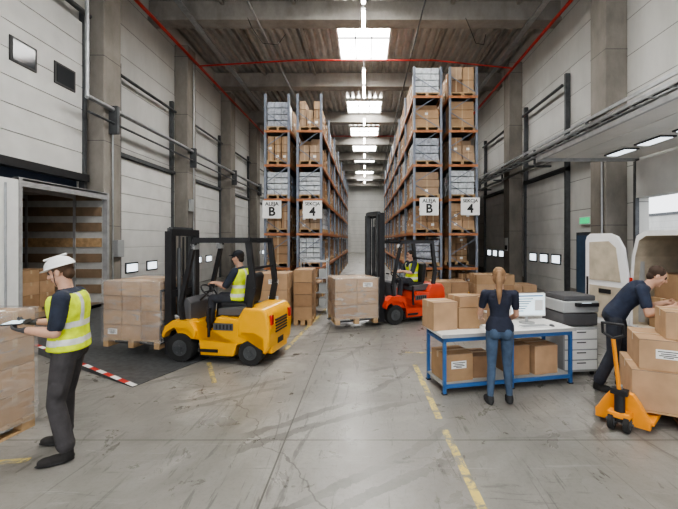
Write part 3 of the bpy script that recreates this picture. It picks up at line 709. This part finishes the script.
    o=bpy.data.objects.new('tmp',me); S.collection.objects.link(o)
    m=o.modifiers.new('r','REMESH'); m.mode='VOXEL'; m.voxel_size=vox
    m=o.modifiers.new('s','SMOOTH'); m.factor=.5; m.iterations=3
    dg=bpy.context.evaluated_depsgraph_get(); dg.update(); me2=bpy.data.meshes.new_from_object(o.evaluated_get(dg)); bpy.data.objects.remove(o)
    tags=list(bt.keys())+(['stripe'] if vest else []); cols=dict(skin=SKIN,eye=mat('eye_dark',(.03,.02,.015),.3,0,0),lip=mat('lips',(.36,.14,.11),.5,0,0))
    for t in tags:
        if t in cols: continue
        c={'stripe':(.62,.63,.60),'vest':(.66,.80,.02),'sole':(.02,.02,.02)}.get(t) or C.get(t,(.03,.03,.03))
        cols[t]=mat(name+'_'+t,c,.35 if t=='stripe' else .8,0,.22,11,bump=.7 if t in('pants','shirt','vest') else 0)
    me2.materials.clear()
    for t in tags: me2.materials.append(cols[t])
    trees=[(i,BVHTree.FromPolygons(*bt[t])) for i,t in enumerate(tags) if t in bt]
    up=(nk-pel).normalized(); fw_=up.cross(u).normalized(); Ls=(nk-pel).length
    idx=[]
    pri={tags.index(t):w for t,w in (('eye',.004),('lip',.004),('hair',.0015),('vest',.003),('shirt',.001),('glove',.001)) if t in tags}
    vi=tags.index('vest') if vest else -1; si=tags.index('stripe') if vest else -1; shi=tags.index('shirt')
    for p in me2.polygons:
        c=p.center; bd=9;bi=0
        for i,t in trees:
            r=t.find_nearest(c,.05)
            if r[0] is not None:
                d=r[3]-pri.get(i,0)
                if d<bd: bd=d;bi=i
        if bi==vi:
            h=(c-pel).dot(up)/Ls; x=abs((c-pel).dot(u)); f=(c-pel).dot(fw_)
            if .10<h<.20 or .38<h<.48 or (h>.48 and .075<x<.115): bi=si
            elif f>.03 and x<.045+max(0,(h-.75))*.3 and h>.72: bi=shi
        idx.append(bi)
    me2.polygons.foreach_set('material_index',idx); me2.polygons.foreach_set('use_smooth',[True]*len(idx))
    me2.update(); o=bpy.data.objects.new(name,me2); S.collection.objects.link(o); o.location=loc; o.rotation_euler=(0,0,rot); o.scale=(scale,)*3
    return o,(H,hr,hf,hu)
po,(H,hr,hf,hu)=person('warehouse_worker',(-2.80,3.60,0),R(108),dict(
    chest=(0,.0,1.24),neck=(0,.02,1.47),head=(0,.065,1.63),look=(.05,1,-.36),
    el_l=(-.235,.02,1.13),wr_l=(-.14,.25,1.15),hd_l=(.25,1,.05),hn_l=(.4,0,1),
    el_r=(.235,.04,1.13),wr_r=(.13,.29,1.17),hd_r=(-.3,1,.1),hn_r=(-.3,0,1),
    kn_l=(-.14,.05,.5),an_l=(-.18,-.05,.09),kn_r=(.12,.07,.5),an_r=(.17,.10,.09),ft_l=(-.25,1,0),ft_r=(.2,1,0)),
    dict(shirt=(.018,.024,.042),pants=(.05,.046,.048),hair=(.08,.045,.025),shoe=(.02,.018,.017),glove=(.06,.06,.065),sleeve=.8,pocket=True),1.04,vest=True)
b=MB(); Mx=Matrix((( hr.x,hf.x,hu.x,H.x),(hr.y,hf.y,hu.y,H.y),(hr.z,hf.z,hu.z,H.z),(0,0,0,1))); b.M=Mx
b.sph((0,-.01,.045),(.100,.122,.105),WHITE,24,14,zmin=.02); b.sph((0,.012,.050),(.106,.138,.009),WHITE,24,8); b.box(-.012,.012,-.10,.09,.135,.154,WHITE,bev=.008)
b.tube([(-.072,.02,.05),(-.055,.05,-.08),(0,.07,-.12),(.055,.05,-.08),(.072,.02,.05)],.003,BLACK,6)
b.build('hard_hat',parent=po)
b=MB(); b.box(-.10,.10,-.01,.14,0,.012,BLACK,bev=.004); b.box(-.085,.085,.0,.13,.0121,.013,SCREEN); b.box(-.06,.06,-.02,-.01,.0,.03,DGREY)
b.build('tablet',(0,.33,1.19),0,po)
person('office_worker',(1.64,4.63,0),R(-10),dict(
    head=(0,.045,1.625),look=(.15,1,-.30),neck=(0,.01,1.46),
    el_l=(-.225,.10,1.15),wr_l=(-.20,.32,1.03),hd_l=(.15,1,-.15),hn_l=(0,0,-1),
    el_r=(.22,.08,1.14),wr_r=(.17,.31,1.03),hd_r=(-.1,1,-.1),hn_r=(0,0,-1),
    kn_l=(-.095,.02,.5),kn_r=(.10,.05,.5),an_l=(-.12,-.03,.09),an_r=(.13,.04,.09)),
    dict(shirt=(.016,.020,.038),pants=(.06,.095,.155),hair=(.24,.14,.072),shoe=(.03,.03,.032),sleeve=.6,slim=True),.95,female=True,hair='pony',curl=.35)
person('delivery_man',(3.36,5.10,0),R(-125),dict(
    pel=(0,-.02,.93),chest=(0,.14,1.17),neck=(0,.31,1.33),head=(0,.42,1.45),look=(-.1,1,-.55),
    sh_l=(-.18,.27,1.30),sh_r=(.18,.27,1.30),el_l=(-.25,.34,1.03),wr_l=(-.19,.52,1.12),hd_l=(.35,1,-.15),hn_l=(1,-.1,-.2),
    el_r=(.27,.33,1.03),wr_r=(.20,.54,1.12),hd_r=(-.35,1,-.15),hn_r=(-1,-.1,-.2),
    hip_l=(-.09,0,.90),hip_r=(.09,0,.90),kn_l=(-.14,.12,.5),kn_r=(.13,-.02,.49),an_l=(-.17,.04,.09),an_r=(.16,-.18,.09)),
    dict(shirt=(.018,.026,.052),pants=(.026,.030,.042),hair=(.05,.03,.02),shoe=(.02,.02,.02),sleeve=.66),1.06,curl=.3)
SIT=dict(pel=(0,0,.10),chest=(0,-.03,.40),neck=(0,.0,.62),head=(0,.04,.79),look=(0,1,-.12),
    sh_l=(-.18,0,.57),sh_r=(.18,0,.57),el_l=(-.24,.14,.33),wr_l=(-.14,.38,.38),hd_l=(.1,1,.0),hn_l=(.3,0,-1),
    el_r=(.24,.14,.34),wr_r=(.2,.38,.34),hd_r=(-.1,1,0),hn_r=(-.3,0,-1),
    hip_l=(-.09,.0,.09),hip_r=(.09,.0,.09),kn_l=(-.15,.42,.12),kn_r=(.15,.42,.12),an_l=(-.15,.47,-.30),an_r=(.15,.47,-.30))
def seat_pos(loc,rot,s,dx,z):
    return (loc[0]+math.cos(rot)*dx*s,loc[1]+math.sin(rot)*dx*s,z*s)
person('forklift_operator',seat_pos(FY,R(170),.95,-.22,.93),R(170-90),SIT,dict(shirt=(.02,.028,.045),pants=(.03,.032,.04),hair=(.03,.02,.015),shoe=(.02,.02,.02),cap=(.02,.022,.03),sleeve=.9),1.02,vest=True,cap=True,vox=.007)
person('forklift_operator',seat_pos(FR,R(208),.93,-.22,.93),R(208-90),SIT,dict(shirt=(.02,.028,.045),pants=(.03,.032,.04),hair=(.03,.02,.015),shoe=(.02,.02,.02),sleeve=.9),.95,vest=True,vox=.009)
# ---------------------------------------------------------------- desk
dl=(.99,4.86); dr=R(12); Lx,Dy=1.98,.66
def DW(x,y,z=0): c,s=math.cos(dr),math.sin(dr); return (dl[0]+c*x-s*y,dl[1]+s*x+c*y,z)
b=MB(); b.box(0,Lx,0,Dy,.74,.78,WHITE,bev=.006); b.box(-.004,Lx+.004,-.006,.0,.738,.782,GREYP)
for x in (.03,1.0,Lx-.07):
    for y in (.03,Dy-.07): b.box(x,x+.04,y,y+.04,.015,.74,BLUE); b.box(x-.01,x+.05,y-.01,y+.05,0,.015,BLACK)
    b.box(x,x+.04,.07,Dy-.07,.66,.70,BLUE)
b.box(.03,Lx-.03,.03,.06,.68,.74,BLUE); b.box(.03,Lx-.03,Dy-.06,Dy-.03,.68,.74,BLUE)
b.box(.03,Lx-.03,.05,Dy-.05,.10,.125,GREYP); b.box(.03,Lx-.03,.03,.05,.08,.13,BLUE); b.box(.03,Lx-.03,Dy-.05,Dy-.03,.08,.13,BLUE)
b.build('packing_table',(*dl,0),dr)
def single(name,x,y,z,w,d,h,rot=0,m=0,label=None):
    b=MB(); cbox(b,-w/2,w/2,-d/2,d/2,0,h,CARD[m],label); return b.build(name,DW(x,y,z),dr+R(rot))
single('cardboard_box',.14,.42,.7815,.36,.36,.38,4,2); single('cardboard_box',.52,.42,.7815,.30,.34,.29,-6,0)
single('cardboard_box',.50,.44,1.073,.30,.30,.15,8,2); single('cardboard_box',.76,.50,.7815,.2,.2,.18,-6,4)
single('cardboard_box',.28,.33,.126,.42,.40,.36,3,0,(0,.1)); single('cardboard_box',.68,.36,.126,.30,.36,.30,-3,3); single('cardboard_box',1.22,.36,.126,.30,.4,.42,0,1); single('cardboard_box',1.60,.34,.126,.38,.42,.40,4,2)
b=MB(); b.box(-.27,.27,-.015,.02,.10,.44,WHITE,bev=.008); b.box(-.252,.252,-.017,-.0145,.125,.425,SCREEN)
for k in range(6): b.box(-.23,-.2+.28-.03*k,-.0185,-.017,.35-.035*k,.362-.035*k,DGREY)
b.box(.10,.23,-.0185,-.017,.18,.34,WHITE); b.box(-.23,.23,-.0185,-.017,.390,.408,BLUE); b.cyl((0,.03,.0),(0,.03,.2),.02,GREYP); b.cyl((0,.02,0),(0,.02,.012),.11,GREYP,n=24)
b.build('computer_monitor',DW(1.52,.42,.7805),dr+R(-6))
b=MB(); b.box(-.21,.21,-.07,.07,0,.018,WHITE,bev=.005)
for i in range(12):
    for j in range(4): b.box(-.195+.033*i,-.195+.033*i+.027,-.055+.029*j,-.055+.029*j+.023,.018,.024,GREYP)
b.build('keyboard',DW(1.44,.17,.7805),dr)
b=MB(); b.sph((0,0,.0),(.03,.05,.03),DGREY,14,8,zmin=0); b.build('computer_mouse',DW(1.73,.17,.7805),dr)
b=MB(); b.box(-.10,.10,-.14,.14,0,.03,PAPER); b.build('paper_stack',DW(.84,.22,.7805),dr+R(8))
b=MB(); b.box(-.27,.27,-.28,.28,.06,.72,GREYP,bev=.015); b.box(-.27,.27,-.28,.28,.74,.92,DGREY,bev=.015); b.box(-.28,.28,-.29,.29,.93,1.10,GREYP,bev=.02)
b.box(-.25,.25,-.26,.26,1.10,1.18,DGREY,bev=.02)
for z in (.1,.25,.4,.55): b.box(-.25,.25,-.292,-.28,z,z+.13,WHITE,bev=.004); b.box(-.07,.07,-.30,-.29,z+.09,z+.105,DGREY)
b.box(-.1,.24,-.35,-.29,1.03,1.08,BLACK); b.box(-.02,.12,-.352,-.33,1.081,1.084,SCREEN); b.box(-.22,.2,-.25,.2,.921,.93,BLACK)
for x in (-.22,.22):
    for y in (-.22,.22): b.cyl((x-.02,y,.03),(x+.02,y,.03),.03,BLACK,n=12)
b.build('photocopier',(3.14,5.86,0),R(6))
# ---------------------------------------------------------------- right pallet, jack
sr=R(-25); sc=(3.50,4.26)
b=MB(); pallet(b,-.5,.5,-.38,.38,.03)
for x in (-.46,0,.46): b.box(x-.04,x+.04,-.36,.36,0,.03,WOOD)
cbox(b,-.49,.02,-.37,.37,.175,.60,CARD[2],None); cbox(b,.03,.50,-.37,.37,.175,.60,CARD[0],(0,0)); cbox(b,-.42,.10,-.34,.30,.604,.93,CARD[2],(0,.05)); cbox(b,.12,.48,-.35,.3,.604,.93,CARD[0],(0,0)); cbox(b,-.17,.36,-.28,.16,.934,1.23,CARD[2],(0,.05))
b.build('loaded_pallet',(*sc,0),sr)
b=MB()
for x in (-.2,.2):
    b.box(x-.07,x+.07,.0,.95,.082,.122,ORNG,bev=.008); b.cyl((x-.04,.87,.04),(x+.04,.87,.04),.038,RUB,n=14)
b.prism([(-.25,.05),(.25,.05),(.25,.13),(.16,.30),(.10,.38),(-.10,.38),(-.16,.30),(-.25,.13)],-.07,.0,ORNG,axis='y',bev=.01)
b.box(-.10,.10,-.20,-.07,.14,.20,ORNG,bev=.01); b.cyl((0,-.14,.10),(0,-.14,.42),.05,BLKM); b.cyl((0,-.14,.42),(0,-.14,.48),.028,STEEL)
for x in (-.07,.07): b.wheel((x,-.15,.09),.09,.05,DSTEEL,'x')
b.box(-.08,.08,-.19,-.10,.38,.44,BLKM,bev=.01)
b.tube([(0,-.16,.42),(-.03,-.26,.98)],.02,ORNG,10)
b.tube([(-.03,-.26,.98),(-.12,-.27,1.03),(-.12,-.30,1.14),(.07,-.30,1.14),(.07,-.27,1.03),(-.03,-.26,.98)],.014,BLACK,8)
b.build('pallet_jack',(2.78,4.09,0),R(-47))
# ---------------------------------------------------------------- van
b=MB(); x0,x1,y0,y1=4.6,9.6,4.75,6.6; zt=2.15
prof=[(y0,.45),(y0,1.2),(y0+.06,1.75),(y0+.16,2.07),(y0+.34,zt),(y1-.34,zt),(y1-.16,2.07),(y1-.06,1.75),(y1,1.2),(y1,.45)]
inn=[(y0+.07,.55),(y0+.07,1.2),(y0+.13,1.72),(y0+.22,1.99),(y0+.38,zt-.08),(y1-.38,zt-.08),(y1-.22,1.99),(y1-.13,1.72),(y1-.07,1.2),(y1-.07,.55)]
n=len(prof)
vs=[(x0,*p) for p in prof]+[(x1-1.3,*p) for p in prof]+[(x0,*p) for p in inn]+[(x1-2.2,*p) for p in inn]
b.add(vs[:2*n],[(i,i+1,i+1+n,i+n) for i in range(n-1)]+[(n-1,0,n,2*n-1)],VANW)
b.add(vs[2*n:],[(i,i+1,i+1+n,i+n) for i in range(n-1)]+[(n-1,0,n,2*n-1),tuple(range(n,2*n))],BEIGE)
b.add(vs[:n]+vs[2*n:3*n],[(i,i+1,i+1+n,i+n) for i in range(n-1)]+[(n-1,0,n,2*n-1)],VANW)
b.prism([(x1-1.3,.45),(x1-1.3,zt),(x1-1.0,2.1),(x1-.45,1.4),(x1+.3,1.2),(x1+.42,.9),(x1+.42,.45)],y0+.02,y1-.02,VANW,bev=.05)
b.prism([(x1-1.05,2.02),(x1-.47,1.42),(x1-.44,1.44),(x1-1.0,2.05)],y0+.12,y1-.12,WIND)
for y in (y0+.1,y1-.1):
    for x in (x0+.95,x1-.35): b.wheel((x,y,.34),.34,.22,STEEL)
b.box(x0-.12,x0,y0+.02,y1-.02,.36,.52,DGREY,bev=.02); b.box(x0,x1,y0+.1,y1-.1,.34,.48,BLKM)
for y in (y0+.0,y1-.07): b.box(x0-.015,x0+.05,y,y+.07,.9,1.35,LAMPR,bev=.008)
for k in range(4): b.box(x0+.1+.7*k,x0+.17+.7*k,y1-.12,y1-.07,.6,1.75,GREYP)
def vdoor(hx,hy,ang,flip):
    M=Matrix.Translation((hx,hy,0))@Matrix.Rotation(ang,4,'Z')
    b.M=M; L=.86
    pr=[(0,.44),(L,.44),(L,1.98),(L-.03,2.07),(L-.10,2.12),(.34,2.12),(.20,2.06),(.08,1.85),(0,1.3)]
    b.prism(pr,-.03,.03,VANW,axis='y',bev=.012)
    pi=[(.10,.56),(L-.10,.56),(L-.10,1.15),(.10,1.15)]; pj=[(.13,1.25),(L-.1,1.25),(L-.1,1.96),(.36,1.98),(.22,1.86)]
    s=flip
    b.prism(pi,min(.03*s,.045*s),max(.03*s,.045*s),BEIGE,axis='y'); b.prism(pj,min(.03*s,.045*s),max(.03*s,.045*s),BEIGE,axis='y')
    b.box(L-.07,L-.03,.03*s-.01,.03*s+.01,.9,1.3,BLACK); b.box(L*.5-.12,L*.5+.12,.045*s-.01,.045*s+.012,1.02,1.1,BLACK)
    b.M=Matrix()
vdoor(x0-.01,y1-.0,R(108),1); vdoor(x0-.01,y0,R(-110),-1)
van=b.build('delivery_van')
b=MB()
for i,(xx,yy,zz,w,h) in enumerate(((5.1,6.15,.551,.6,.5),(5.1,6.1,1.053,.5,.4),(6.1,5.3,.551,.7,.6),(6.0,6.0,.551,.6,.7),(6.0,6.0,1.253,.5,.4))): cbox(b,xx-w/2,xx+w/2,yy-.27,yy+.27,zz,zz+h,CARD[i%3])
b.build('van_cargo_cartons')
# ---------------------------------------------------------------- world, camera
w=bpy.data.worlds.new('overcast_sky'); S.world=w; w.use_nodes=True; bg=w.node_tree.nodes['Background']; bg.inputs[0].default_value=(.93,.96,1.0,1); bg.inputs[1].default_value=1.9
try:
    S.view_settings.look='AgX - Medium High Contrast'; S.view_settings.exposure=.4
except Exception as e: print(e)
cam=bpy.data.cameras.new('camera'); co=bpy.data.objects.new('camera',cam); S.collection.objects.link(co); S.camera=co
co.location=(0,0,2.0); co.rotation_euler=(math.pi/2,0,0); cam.sensor_width=36; cam.lens=380*36/678; cam.shift_x=-26/678; cam.shift_y=-14.5/678; cam.clip_end=200
